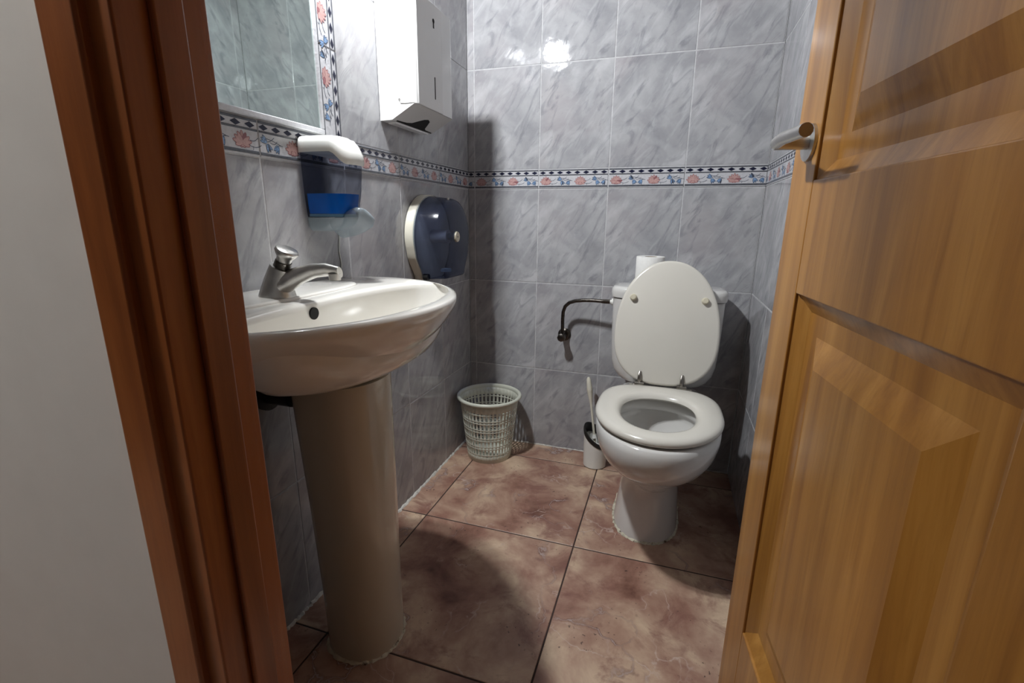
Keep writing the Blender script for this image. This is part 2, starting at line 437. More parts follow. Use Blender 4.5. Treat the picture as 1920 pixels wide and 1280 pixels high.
def curve(p0,p1,p2,n=7):
    return [((1-t)**2*p0[0]+2*t*(1-t)*p1[0]+t*t*p2[0],(1-t)**2*p0[1]+2*t*(1-t)*p1[1]+t*t*p2[1]) for t in [k/(n-1) for k in range(n)]]
def listel(name,O,U,V,u0,u1,joints,label,first=0):
    """V points to the diamond side. pattern repeats every .125 from u=first"""
    O,U,V=Vector(O),Vector(U),Vector(V); Nn=U.cross(V)
    b=MB(); Hh=.0669
    P=lambda u,v,h:O+U*u+V*v+Nn*h
    js=[u0]+[j for j in joints if u0+.003<j<u1-.003]+[u1]
    g=.0012
    for a,c in zip(js[:-1],js[1:]):
        vs=[P(a+g,g,-.001),P(c-g,g,-.001),P(c-g,Hh-g,-.001),P(a+g,Hh-g,-.001),P(a+g+.001,g+.001,.0012),P(c-g-.001,g+.001,.0012),P(c-g-.001,Hh-g-.001,.0012),P(a+g+.001,Hh-g-.001,.0012)]
        b.add(vs,[(4,5,6,7),(0,1,5,4),(1,2,6,5),(2,3,7,6),(3,0,4,7)],0)
        A,C=a+g+.001,c-g-.001
        for v0,v1 in ((.0045,.0105),(.0445,.0485),(.0605,.0650)):
            hh=.0022
            b.add([P(A,v0,.0012),P(C,v0,.0012),P(C,v1,.0012),P(A,v1,.0012),P(A,v0+.001,hh),P(C,v0+.001,hh),P(C,v1-.001,hh),P(A,v1-.001,hh)],
                  [(4,5,6,7),(0,1,5,4),(2,3,7,6),(3,0,4,7),(1,2,6,5)],1)
        # diamonds
        k0=int(math.floor((A-first)/.03125))
        for k in range(k0-1,k0+60):
            c0=first+.0156+k*.03125
            lo,hi=c0-.0115,c0+.0115
            if lo<A or hi>C:
                if hi<A or lo>C: continue
                lo,hi=max(lo,A),min(hi,C)
            if hi-lo<.004: continue
            m_=.0545; c1=min(max(c0,lo),hi)
            b.add([P(lo,m_,.0016),P(c1,m_-.0055,.0016),P(hi,m_,.0016),P(c1,m_+.0055,.0016)],[(0,1,2,3)],2)
    rnd=random.Random(3)
    k=int(math.floor((u0-first)/.125))-1
    while first+k*.125<u1+.1:
        s=first+k*.125; k+=1
        items=[]
        def put(fn,umin,umax):
            if s+umin<u0+.002 or s+umax>u1-.002: return
            fn()
        def pink():
            c=(s+.027,.021)
            for a,l in ((196,.017),(-16,.017),(170,.022),(10,.022),(144,.021),(36,.021),(117,.021),(63,.021),(90,.022),(235,.010),(-55,.010)):
                petal(b,P,c,math.radians(a),l,.0096,4,.0014)
                petal(b,P,(c[0]+.0003*math.cos(math.radians(a)),c[1]+.0003*math.sin(math.radians(a))),math.radians(a),l-.0016,.0066,3,.00145)
        def bell(du,vv,ang):
            def f():
                for da in (-24,0,24):
                    petal(b,P,(s+du,vv),math.radians(ang+da),.0165,.0066,6,.0014)
                    petal(b,P,(s+du,vv),math.radians(ang+da),.0150,.0042,5,.00145)
            return f
        def rb(pts,wd=.0012): 
            return lambda: ribbon(b,P,pts,wd,6,.00155)
        put(rb(curve((s+.044,.028),(s+.054,.024),(s+.063,.034))),.044,.063)
        put(rb(curve((s+.040,.020),(s+.056,.012),(s+.070,.022))),.04,.07)
        put(rb(curve((s+.050,.018),(s+.052,.013),(s+.049,.012)),.001),.049,.052)
        put(rb(curve((s+.072,.031),(s+.088,.026),(s+.103,.040))),.072,.103)
        put(rb(curve((s+.078,.036),(s+.095,.036),(s+.118,.028))),.078,.118)
        put(rb(curve((s+.092,.030),(s+.104,.024),(s+.110,.034))),.092,.11)
        put(rb(curve((s+.104,.020),(s+.112,.030),(s+.124,.027))),.104,.124)
        put(bell(.084,.029,150),.068,.085)
        put(bell(.084,.027,-62),.082,.096)
        put(bell(.112,.027,-115),.104,.114)
        put(pink,.006,.047)
    struct(b.build(name,[M['listel'],M['l_line'],M['l_navy'],M['l_pink'],M['l_pinkd'],M['l_blue'],M['l_stem']],smooth=0),label)
# U x V must be the outward normal
listel('trim_3',(0,-.0,ZB),(1,0,0),(0,0,1),0,W,us_b,'floral border tiles across the back wall',first=ST)

listel('trim_4',(0,-LL,ZB),(0,1,0),(0,0,1),0,LL,[LL-x for x in (1.25,1.0,.75,.5,.25)],'floral border tiles along the left wall')
listel('trim_5',(W,0,ZB),(0,-1,0),(0,0,1),0,1.44,us_r,'floral border tiles along the right wall',first=.035)
ZM=ZT+1.9*TH
listel('trim_6',(0,-.8169,ZM),(0,0,-1),(0,1,0),0,1.9*TH-.001,[TH*.63,TH*1.36],'upright floral border tiles beside the mirror, next to the towel dispenser')
listel('trim_7',(0,-1.3731,ZT),(0,0,1),(0,-1,0),0,1.9*TH,[TH*.73,TH*1.46],'upright floral border tiles beside the mirror, next to the doorway')
listel('trim_8',(0,-1.373,ZM-.0669),(0,1,0),(0,0,1),0,.556,[.19,.44],'floral border tiles above the mirror')
# caulk along the floor edges
def caulk_line(name,p0,p1,d,seed,label,wd=.007,hh=.007):
    rnd=random.Random(seed); p0,p1,d=Vector(p0),Vector(p1),Vector(d); n=90; rings=[]
    for k in range(n+1):
        p=p0.lerp(p1,k/n); a=wd*rnd.uniform(.35,1.25); h=hh*rnd.uniform(.4,1.3)
        rings.append([p+Vector((0,0,0)),p+d*a,p+d*a*.6+Vector((0,0,h*.7)),p+Vector((0,0,h))])
    b=MB(); b.loft(rings); struct(b.build(name,M['caulkw']),label)
caulk_line('trim_9',(0,-1.0,0),(0,-.02,0),(1,0,0),1,'ragged white caulk where the left wall meets the floor')
caulk_line('trim_10',(.02,0,0),(W,0,0),(0,-1,0),2,'thin caulk where the back wall meets the floor',.003,.004)
caulk_line('trim_11',(0,-1.43,0),(0,-1.0,0),(1,0,0),4,'caulk under the sink along the left wall',.006,.005)

# ------------------------------------------------------------------ lamps
t=thing('wall_lamp',(0,-.95,1.76),'white wall lamp with four small bulbs under an added flat shade above the mirror','lamp')
b=MB(); b.box(0,-.985,1.765,.020,-.825,1.855); b.build('base_plate',M['enamel'],t,bevel=.004)
b=MB(); b.box(.018,-.99,1.770,.160,-.82,1.778); b.box(.156,-.99,1.752,.160,-.82,1.770); b.build('shade',M['enamel'],t,bevel=.002)  # unseen plate added to keep the bulbs' light off the ceiling
for x in (.084,.116):
    for y in (-.875,-.935):
        b=MB(); b.cyl((x,y,1.757),(x,y,1.770),.009,.011); b.build('socket',M['chrome'],t)
        b=MB(); b.sphere((x,y,1.747),.012); b.build('bulb',M['bulb'],t)
        L=bpy.data.lights.new('aimed_spot','SPOT'); L.energy=SPOT; L.color=(.95,.975,1); L.spot_size=math.radians(122); L.spot_blend=.4; L.shadow_soft_size=.016  # aimed spot added at each bulb so direct light outweighs bounce
        lo=bpy.data.objects.new('aimed_spot',L); COL.objects.link(lo); lo.parent=t
        lo.location=Vector((x,y,1.730))-t.location; lo.rotation_euler=Vector((.42,.92,-1.08)).to_track_quat('-Z','Y').to_euler()
t=thing('added_ceiling_lamp',(.55,-.65,CH),'small round lamp added out of view on the bathroom ceiling','lamp')  # added lamp, out of view, gives faint extra light from above
b=MB(); b.cyl((.55,-.65,CH-.03),(.55,-.65,CH),.15,n=40); b.build('base',M['enamel'],t)
b=MB(); b.cyl((.55,-.65,CH-.06),(.55,-.65,CH-.03),.12,.14,n=40); b.build('diffuser',M['lampd'],t)
t=thing('added_pendant_lamp',(-.5,-1.95,2.1),'round white pendant lamp added out of view to light the corridor wall','lamp')  # added lamp, out of view, brightens the white outer wall
b=MB(); b.sphere((-.5,-1.95,1.95),.075,28,16); b.build('globe',M['halld'],t)
b=MB(); b.cyl((-.5,-1.95,2.02),(-.5,-1.95,2.05),.03,.02); b.cyl((-.5,-1.95,2.05),(-.5,-1.95,2.345),.003,n=8); b.build('cord',M['plastic'],t)

# ------------------------------------------------------------------ mirror
t=thing('mirror',(.002,-1.095,ZT),'wall mirror with a white sealed edge, bordered by floral tiles','mirror')
y0,y1,z0,z1=-1.373,-.817,ZT+.001,ZM-.067
b=MB(); b.box(0,y0+.004,z0+.004,.005,y1-.004,z1-.004); b.build('glass',M['mirror'],t,smooth=0)
b=MB(); e=.011
for (a0,c0,a1,c1) in ((y0,z0,y1,z0+e),(y0,z1-e,y1,z1),(y0,z0+e,y0+e,z1-e),(y1-e,z0+e,y1,z1-e)): b.box(0,a0,c0,.0085,a1,c1)
b.build('edge_seal',M['caulkw'] if 0 else M['listel'],t,bevel=.002)

# ------------------------------------------------------------------ washbasin
SC=Vector((.121,-1.072,0))
def D(z,a,b_,cx=.121,n=1.95,xmin=.003,cy=-1.072,seg=96,back=None):
    out=[]
    for k in range(seg):
        t=2*PI*k/seg
        x=cx+a*sp(math.cos(t),n); y=cy+b_*sp(math.sin(t),n)
        zz=z
        if x<xmin: x=xmin
        out.append(Vector((x,y,zz)))
    return out
t=thing('washbasin',(0,-1.072,.765),'white porcelain washbasin with a deep rounded bowl on the left wall','washbasin')
def basin():
    RZ=.765
    out=[]
    prof=[(.611,.070,.072,.160,-1.035),(.613,.088,.088,.158,-1.035),(.623,.113,.110,.15,-1.04),(.638,.143,.142,.143,-1.046),(.655,.173,.179,.136,-1.053),(.673,.202,.217,.130,-1.061),(.692,.229,.254,.125,-1.068),
          (.712,.2525,.287,.122,-1.072),(.733,.268,.309,.121,-1.072),(.748,.2765,.3185,.121,-1.072),(.757,.2785,.3205,.121,-1.072),(.7635,.277,.319,.121,-1.072),(.7655,.272,.314,.121,-1.072)]
    for i in range(len(prof)-1):      # smooth the profile through its stations
        p0,p1,p2,p3=prof[max(i-1,0)],prof[i],prof[i+1],prof[min(i+2,len(prof)-1)]
        for k in range(4 if 1<i<10 else 1):
            t_=k/4; q_=[.5*(2*b1+(c1-a1)*t_+(2*a1-5*b1+4*c1-d1)*t_*t_+(3*b1-a1-3*c1+d1)*t_**3) for a1,b1,c1,d1 in zip(p0,p1,p2,p3)]
            out.append(D(q_[0],q_[1],q_[2],q_[3],cy=q_[4]))
    z,a,b_,cx,cy=prof[-1]; out.append(D(z,a,b_,cx,cy=cy))
    # rim to basin edge: target inner outline with flat back and a bulge for the tap deck
    seg=96
    def inner(s,z,tap=1.0,cx=.245,cy=-1.072,fl=.098,bk=.072,hy=.264):
        o=[]
        for k in range(seg):
            tt=2*PI*k/seg
            c,s_=math.cos(tt),math.sin(tt)
            x=cx+(fl+.025 if c>0 else bk)*sp(c,2.0 if c>0 else 2.9)*s
            y=cy+hy*sp(s_,2.0)*s
            if c<0:
                g=math.exp(-((y+1.09)/.075)**2); x+=.004*g*tap
            o.append(Vector((x,y,z)))
        return o
    out.append([v+Vector((0,0,.0)) for v in [Vector((p.x,p.y,RZ+.0015)) for p in D(0,.268,.310)]])
    def mixr(A,B,f,z): return [Vector((a.x*(1-f)+b2.x*f,a.y*(1-f)+b2.y*f,z)) for a,b2 in zip(A,B)]
    A=D(0,.265,.307); I=inner(1.0,0)
    out.append(mixr(A,I,.5,RZ+.001)); out.append(mixr(A,I,.9,RZ)); out.append(mixr(A,I,.97,RZ-.0015))
    for s,z in ((.993,RZ-.006),(.985,RZ-.014),(.972,RZ-.028),(.95,RZ-.045),(.92,RZ-.062),(.87,RZ-.082),(.78,RZ-.10),(.64,RZ-.112),(.45,RZ-.120),(.22,RZ-.125),(.09,RZ-.127)):
        out.append(inner(s,z,tap=s,cx=.245-.0*(1-s)))
    b=MB(); b.loft(out,cap0=True,cap1=True)
    return b.build('bowl',M['porc_sink'],t,smooth=60)
basin()
# tap platform and splash lip along the wall
b=MB(); r=[]
for z,g in ((.760,0),(.7665,0),(.7695,-.004),(.7700,-.008)): r.append(sell(z,.072,-1.085,.068+g,.21+g,3.4))
b.loft(r); b.build('tap_deck',M['porc_sink'],t,smooth=60)
b=MB()
b.cyl((.166,-1.104,.745),(.1815,-1.104,.7445),.0105,n=24); b.build('overflow_hole',M['dark'],t)
b=MB(); b.cyl((.245,-1.072,.639),(.245,-1.072,.643),.024); b.build('drain',M['chrome'],t)

# pedestal
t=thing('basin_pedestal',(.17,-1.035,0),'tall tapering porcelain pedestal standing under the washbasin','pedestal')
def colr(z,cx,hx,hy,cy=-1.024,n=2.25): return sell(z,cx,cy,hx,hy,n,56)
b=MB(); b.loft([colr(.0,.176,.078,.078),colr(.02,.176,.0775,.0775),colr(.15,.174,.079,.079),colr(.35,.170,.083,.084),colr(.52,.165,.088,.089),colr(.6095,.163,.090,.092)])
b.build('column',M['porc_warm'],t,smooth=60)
def caulk_ring(name,parent,outline,r,seed,mat):
    rnd=random.Random(seed); n=len(outline); rings=[]
    c=sum((Vector(p) for p in outline),Vector())/n
    for k in range(n):
        p=Vector(outline[k]); d=(p-c); d.z=0; d.normalize(); a=r*rnd.uniform(.5,1.4)
        rings.append([Vector((p.x,p.y,0))-d*.002,Vector((p.x,p.y,0))+d*a,Vector((p.x,p.y,a*.6))+d*a*.55,Vector((p.x,p.y,a*.9))-d*.002])
    b=MB(); b.loft(rings,loop=True); return b.build(name,mat,parent)
caulk_ring('caulk_bead',t,sell(0,.176,-1.024,.078,.078,2.25,80),.005,3,M['caulk'])

# waste and stop valve behind the pedestal
t=thing('waste_pipe',(0,-1.10,.56),'black waste pipe with a chrome stop valve in the shade behind the pedestal','pipe')
b=MB(); b.cyl((.0,-1.055,.560),(.068,-1.055,.560),.020); b.cyl((.001,-1.055,.560),(.012,-1.055,.560),.034); b.build('pipe',M['black'],t)
b=MB(); b.cyl((.0,-1.155,.575),(.034,-1.155,.575),.009); b.cyl((0,-1.155,.575),(.004,-1.155,.575),.022); b.cyl((.034,-1.155,.575),(.052,-1.155,.575),.013,n=8); b.cyl((.026,-1.155,.575),(.026,-1.155,.60),.006)
b.build('stop_valve',M['chrome'],t)

# ------------------------------------------------------------------ tap
t=thing('push_tap',(.105,-1.10,.770),'worn chrome push-button tap on the washbasin','tap')
def vr(c,dx,rx,ry,n=28):
    """ring in plane tilted by angle dx around y"""
    c=Vector(c); ax=Vector((math.cos(dx),0,-math.sin(dx))); ay=Vector((0,1,0))
    return [c+ax*rx*math.cos(2*PI*k/n)+ay*ry*math.sin(2*PI*k/n) for k in range(n)]
b=MB(); b.loft([vr((.102,-1.10,.7695),0,.033,.027),vr((.102,-1.10,.772),0,.033,.027),vr((.104,-1.10,.783),.10,.0285,.025),vr((.1095,-1.10,.800),.28,.024,.022),vr((.116,-1.10,.816),.42,.0205,.0195),vr((.1185,-1.10,.821),.46,.0195,.0185)])
b.build('body',M['chrome'],t,smooth=50)
b=MB(); sp_pts=[(.112,-1.10,.789),(.128,-1.099,.797),(.150,-1.096,.808),(.178,-1.093,.8165),(.205,-1.091,.819),(.228,-1.089,.8155)]
b.tube(sp_pts,[(.022,.020),(.0195,.017),(.0145,.015),(.0105,.014),(.0085,.0135),(.0065,.012)],n=20)
b.build('spout',M['chrome'],t,smooth=60)
b=MB(); b.cyl((.218,-1.090,.802),(.218,-1.090,.813),.0095,.0105); b.build('aerator',M['chrome'],t)
ax=Vector((math.sin(.46),0,math.cos(.46))); c0=Vector((.1185,-1.10,.821))
b=MB(); b.cyl(c0,c0+ax*.011,.0145,.0135); b.build('collar',M['dkmetal'],t)
b=MB(); b.cyl(c0+ax*.010,c0+ax*.034,.012,prof=[(0,.012),(.35,.013),(.55,.0165),(.8,.0195),(.95,.0185),(1,.0165)]); b.build('push_button',M['chrome'],t,smooth=60)

# ------------------------------------------------------------------ soap dispenser
t=thing('soap_dispenser',(0,-.855,.88),'smoked clear soap dispenser with a white cap and blue soap, above the washbasin','soap dispenser')
def prism(prof_a, prof_b, mi=0):
    b=MB(); b.loft([prof_a,prof_b],mi=mi); return b
def soapring(z,hy,d,xb=.004,n=56,cy=-.857):
    """plan of the dispenser: square at the wall, strongly rounded in front"""
    xm=xb+(d-xb)*.35; o=[]
    for k in range(n):
        a=2*PI*k/n; c,s_=math.cos(a),math.sin(a); e=2.5 if c>0 else 9
        o.append(Vector((xm+((d-xm) if c>0 else (xm-xb))*sp(c,e),cy+hy*sp(s_,e if c>0 else 9),z)))
    return o
zt_,zb_=1.036,.909
b=MB()
prof=[(.905,.040,.098),(.93,.043,.103),(.96,.0455,.108),(1.0,.047,.112),(1.036,.0475,.114)]
b.loft([soapring(z,h,d) for z,h,d in prof]); b.build('reservoir',M['tint'],t,smooth=50)
b=MB(); b.loft([soapring(z,h-.003,d-.004,.008) for z,h,d in ((.912,.0405,.099),(.93,.043,.103),(.953,.0447,.106))]); b.build('liquid_soap',M['soap'],t,smooth=50)
b=MB(); b.loft([soapring(z,h-.0025,d-.003,.007) for z,h,d in ((.9055,.040,.098),(.9115,.0405,.099))]); b.build('soap_residue',M['soapf'],t,smooth=50)
b=MB()
b.loft([soapring(z,h,d) for z,h,d in ((.876,.026,.056),(.878,.031,.067),(.884,.036,.080),(.893,.039,.091),(.904,.0405,.097))]); b.build('base',M['clear'],t,smooth=50)
# cap : front edge droops
b=MB(); R=[]
def capring(z0,h,d,zf,xb=.002,n=48):
    r=soapring(0,h,d,xb); o=[]
    for p in r:
        f=max(0,min(1,(p.x-.080)/.030)); f=f*f*(3-2*f)
        o.append(Vector((p.x,p.y,z0+(zf-z0)*f)))
    return o
R=[capring(1.034,.0475,.114,1.012),capring(1.034,.050,.117,1.010),capring(1.040,.0505,.119,1.018),capring(1.052,.0500,.117,1.032),capring(1.060,.0475,.111,1.043),capring(1.065,.042,.100,1.052),capring(1.067,.034,.086,1.059),capring(1.068,.02,.06,1.066)]
b.loft(R); b.build('cap',M['plastic'],t,smooth=60)
b=MB(); b.tube([(.052,-.857,.880),(.078,-.857,.888),(.102,-.857,.897),(.122,-.857,.906),(.134,-.857,.911)],[(.014,.026),(.019,.029),(.020,.030),(.015,.028),(.006,.018)],n=24)
b.build('push_lever',M['clear'],t,smooth=60)
b=MB(); rr=random.Random(5); b.tube([(.0012,-.790+.002*math.sin(k),.872-k*.0095) for k in range(10)],[(.0012,.0016+.0012*rr.random()) for k in range(10)],n=8)
b.build('soap_drip',M['plastic'],t)

# ------------------------------------------------------------------ folded towel dispenser
t=thing('paper_towel_dispenser',(0,-.47,1.15),'white enamelled steel folded-towel dispenser with a dark slot, high on the left wall','towel dispenser')
Y0,Y1,DP=-.584,-.362,.108
def towring(y,ins=0):
    # section in xz: back, bottom lip, slope, front, top
    pts=[(.001,1.150),(.034,1.152),(DP,1.189)]
    return pts
b=MB()
z_top=1.45
def side(y): return [Vector((.001,y,1.1515)),Vector((.034,y,1.1535)),Vector((.092,y,1.1875)),Vector((DP,y,1.1885)),Vector((DP,y,z_top)),Vector((.001,y,z_top))]
# rounded vertical front corners via loft in z of rounded rectangles
def trect(z,x1=DP,r=.012,n=6,y0=Y0,y1=Y1,x0=.001):
    p=[Vector((x0,y0,z)),]
    for k in range(n+1):
        a=-PI/2+k*PI/2/n; p.append(Vector((x1-r+r*math.cos(a),y0+r+r*math.sin(a),z)))
    for k in range(n+1):
        a=k*PI/2/n; p.append(Vector((x1-r+r*math.cos(a),y1-r+r*math.sin(a),z)))
    p.append(Vector((x0,y1,z))); return p
def trect_low(z,x1):   # same vertex count, squashed
    return trect(z,x1,r=min(.012,x1*.3))
b.loft([trect(1.189),trect(1.20),trect(z_top-.004),trect(z_top,DP-.004)]); b.build('case',M['enamel'],t,smooth=40)
b=MB(); # sloped chute under the case with two cheeks
b.loft([[Vector((.001,y,1.1515)),Vector((.036,y,1.1525)),Vector((DP-.004,y,1.1888)),Vector((.001,y,1.1888))] for y in (Y0+.0002,Y1-.0002)])
b.build('sloped_chute',M['enamel'],t,smooth=0)
# dark pull-out notch on the slope
def slope_pt(s,y,h=.0006):   # s 0..1 from rear to front of slope
    a=Vector((.036,y,1.1525)); c=Vector((DP-.004,y,1.1888)); n=Vector((.0363,0,-.068)).normalized()
    return a.lerp(c,s)+n*h
b=MB()
pts=[(-.565,.0),(-.565,.05),(-.54,.07),(-.52,.09),(-.50,.16),(-.485,.34),(-.470,.50),(-.455,.56),(-.440,.50),(-.430,.30),(-.422,.12),(-.41,.06),(-.37,.04),(-.37,.0)]
b.add([slope_pt(s_,y) for y,s_ in pts]+[slope_pt(s_,y,-.0015) for y,s_ in pts],[tuple(range(len(pts))),tuple(reversed(range(len(pts),2*len(pts))))]+[(i,(i+1)%len(pts),len(pts)+(i+1)%len(pts),len(pts)+i) for i in range(len(pts))])
b.build('paper_slot',M['dark'],t,smooth=0)
b=MB(); b.box(.012,Y0+.02,1.147,.034,Y1-.02,1.1515); b.build('rear_lip',M['enamel'],t,smooth=0)
# level window and key hole on the front, edge step
b=MB(); b.cyl((DP-.001,-0.4820,1.219),(DP+.0034,-0.4820,1.219),.0022,n=12); b.box(DP-.001,-0.4842,1.219,DP+.0034,-0.4798,1.270); b.cyl((DP-.001,-0.4820,1.270),(DP+.0034,-0.4820,1.270),.0022,n=12)
b.build('level_window',M['dark'],t)
b=MB(); b.cyl((DP-.001,-0.4820,1.405),(DP+.0034,-0.4820,1.405),.0055,n=14); b.box(DP-.001,-0.4848,1.388,DP+.0034,-0.4792,1.402); b.build('keyhole',M['dark'],t)
b=MB(); b.box(DP-.001,Y0+.010,1.1885,DP+.0028,-.436,z_top-.004); b.build('front_cover',M['enamel'],t,bevel=.0022)
b=MB(); b.tube([(.060,Y0-.0006,1.197),(.064,Y0-.0006,1.190),(.075,Y0-.0004,1.189),(.092,Y0-.0003,1.1895),(.106,Y0,1.190)],.0007,n=6); b.cyl((.060,Y0+.001,1.199),(.060,Y0-.001,1.199),.003,n=12)
b.build('seam',M['chrome'],t)

# ------------------------------------------------------------------ jumbo roll dispenser
t=thing('toilet_paper_dispenser',(0,-.36,.72),'round navy smoked jumbo toilet paper dispenser on the left wall by the corner','toilet paper dispenser')
CY,CZ,RJ=-.365,.850,.124
def jring(x,g=0,n=72):
    o=[]
    for k in range(n):
        a=2*PI*k/n; y=math.cos(a); z=math.sin(a)
        if z<-.35:
            # neck tapering to a flat foot
            f=(-.35-z)/.65
            side_=1 if y>=0 else -1
            yy=(.93*(1-f)+ .60*f)
            if f>.75: q=(f-.75)/.25; yv=side_*.60*(1-q) if q<1 else 0; zz=-1.06
            else: q=f/.75; w_=.937*(1-q)**1.1+.60*(1-(1-q)**1.1); w_=.937+( .60-.937)*(3*q*q-2*q**3); yv=side_*w_; zz=-.35-.71*q
            o.append(Vector((x,CY+yv*(RJ+g),CZ+zz*(RJ+g*.5))))
        else: o.append(Vector((x,CY+y*(RJ+g),CZ+z*(RJ+g))))
    return o
b=MB(); b.loft([jring(.001,.0),jring(.003,.003),jring(.026,.002),jring(.030,-.002)]); b.build('back_plate',M['plastic_y'],t,smooth=50)
b=MB(); b.loft([jring(.028,-.002),jring(.04,-.0025),jring(.098,-.010),jring(.106,-.014),jring(.110,-.022),jring(.112,-.034)],cap0=False); cv=b.build('cover',M['navy'],t,smooth=45)
b=MB(); b.loft([jring(.0285,.000),jring(.0335,.0005)],cap0=False,cap1=False); b.build('cover_rim',M['clear'],t)
b=MB(); b.cyl((.030,CY,CZ),(.085,CY,CZ),.021,n=32); b.build('empty_core',M['paper'],t)
b=MB(); b.cyl((.085,CY,CZ),(.109,CY,CZ),.010,n=20,prof=[(0,.010),(.3,.010),(.35,.013),(.5,.013),(.55,.008),(1,.008)]); b.build('spindle',M['clear'],t)
b=MB(); b.cyl((.110,CY,CZ),(.1165,CY,CZ),.017,.0155,n=36); hb=b.build('hub_button',M['ivory'],t)
b=MB(); b.cyl((.1163,CY,CZ),(.1169,CY,CZ),.0025,n=12); o=b.build('key_slot',M['dark'],t)
b=MB(); b.cyl((.034,CY-.074,CZ-.121),(.050,CY-.074,CZ-.121),.010,n=20); b.build('lock',M['black'],t)
b=MB(); b.loft([sell(.742,.076,CY-.005,.018,.020,2,24),sell(.750,.076,CY-.005,.016,.018,2,24),sell(.7515,.076,CY-.005,.010,.012,2,24)]); b.build('paper_tail',M['clear'],t)
b=MB(); b.sphere((.105,CY-.04,CZ+RJ-.012),.004,10,6); b.build('catch',M['chrome'],t)

# ------------------------------------------------------------------ toilet
TX=.757
t=thing('toilet',(TX,-.3,0),'white porcelain toilet with its lid raised, against the back wall','toilet')
def body():
    b=MB(); n=72
    rs=[]
    #      z    hx    yw    front  back nf  nb
    P=[(0.0,.096,-.36,.147,.22,2.3,3.2),(.012,.095,-.36,.146,.22,2.3,3.2),(.06,.091,-.355,.142,.21,2.2,3.2),(.12,.086,-.35,.135,.20,2.2,3.2),
       (.165,.087,-.35,.134,.20,2.15,3.0),(.195,.099,-.36,.155,.21,2.1,3),(.225,.116,-.385,.190,.24,2.1,2.9),(.255,.134,-.41,.222,.28,2.1,2.8),
       (.285,.149,-.43,.243,.33,2.1,2.3),(.315,.160,-.445,.253,.37,2.1,2.1),(.345,.166,-.45,.256,.39,2.1,2.0),(.363,.167,-.45,.255,.39,2.1,2.0),(.380,.164,-.45,.251,.24,2.1,2.4),(.384,.157,-.45,.244,.232,2.1,2.4)]
    for z,hx,yw,f,bk,nf,nb in P: rs.append(egg(z,TX-.011*(1-min(1,z/.30)),yw,hx,f,bk,nf,nb,n))
    def inn(z,hx,yw,f,bk,nf=2.1,nb=2.1): rs.append(egg(z,TX,yw,hx,f,bk,nf,nb,n))
    inn(.384,.120,-.47,.172,.135); inn(.378,.112,-.47,.165,.128); inn(.352,.112,-.47,.165,.128); inn(.345,.122,-.47,.176,.138)
    inn(.325,.124,-.47,.175,.135); inn(.29,.112,-.47,.160,.115); inn(.27,.104,-.47,.15,.10); inn(.262,.098,-.475,.142,.075); inn(.255,.090,-.48,.134,.045)
    inn(.22,.075,-.48,.10,.035); inn(.18,.05,-.47,.06,.03); inn(.165,.02,-.46,.03,.02)
    b.loft(rs); return b.build('bowl',M['porc'],t,smooth=60)
body()
b=MB(); b.loft([egg(.222,TX,-.48,.073,.098,.034,n=40),egg(.2225,TX,-.48,.073,.098,.034,n=40)]); b.build('water',M['water'],t)
caulk_ring('caulk_bead',t,egg(0,TX-.011,-.36,.096,.147,.22,2.3,3.2,110),.0055,9,M['caulk'])
# cistern
b=MB(); C0=[(.366,.095,.055),(.368,.118,.068),(.375,.135,.073),(.388,.150,.0765),(.41,.163,.079),(.44,.170,.0805),(.50,.174,.082),(.56,.1755,.083),(.655,.1765,.084)]
b.loft([sell(z,TX,-.098,hx,hy,4.2,72) for z,hx,hy in C0]); cs=b.build('cistern',M['porc'],t,smooth=60)
b=MB(); b.loft([sell(z,TX,-.098,hx,hy,4.2,72) for z,hx,hy in ((.6565,.176,.083),(.658,.181,.0875),(.675,.183,.0885),(.686,.181,.087),(.692,.175,.082),(.694,.16,.07))]); co=b.build('cistern_lid',M['porc'],t,smooth=60)
b=MB(); b.cyl((TX,-.098,.693),(TX,-.098,.699),.020,.019); b.build('flush_button',M['chrome'],t)
# seat ring
def seat():
    SZ=.389
    def o(s): return (TX,-.475,.170*s,.222*s+.0*(1-s),.178)
    def outl(d,z,n=88): return egg(z,TX,-.475,.168-d,.217-d,.186-d,2.05,3.3,n)
    def innl(d,z,n=88): return egg(z,TX,-.482,.098+d,.142+d,.108+d,2.1,2.2,n)
    rs=[outl(.006,SZ),outl(.001,SZ+.003),outl(0,SZ+.009),outl(.003,SZ+.015),outl(.010,SZ+.0195),outl(.020,SZ+.021),innl(.020,SZ+.0205),innl(.010,SZ+.018),innl(.003,SZ+.012),innl(.0,SZ+.006),innl(.004,SZ+.001),innl(.008,SZ)]
    b=MB(); b.loft(rs,loop=True); return b.build('seat',M['seat'],t,smooth=60)
seat()
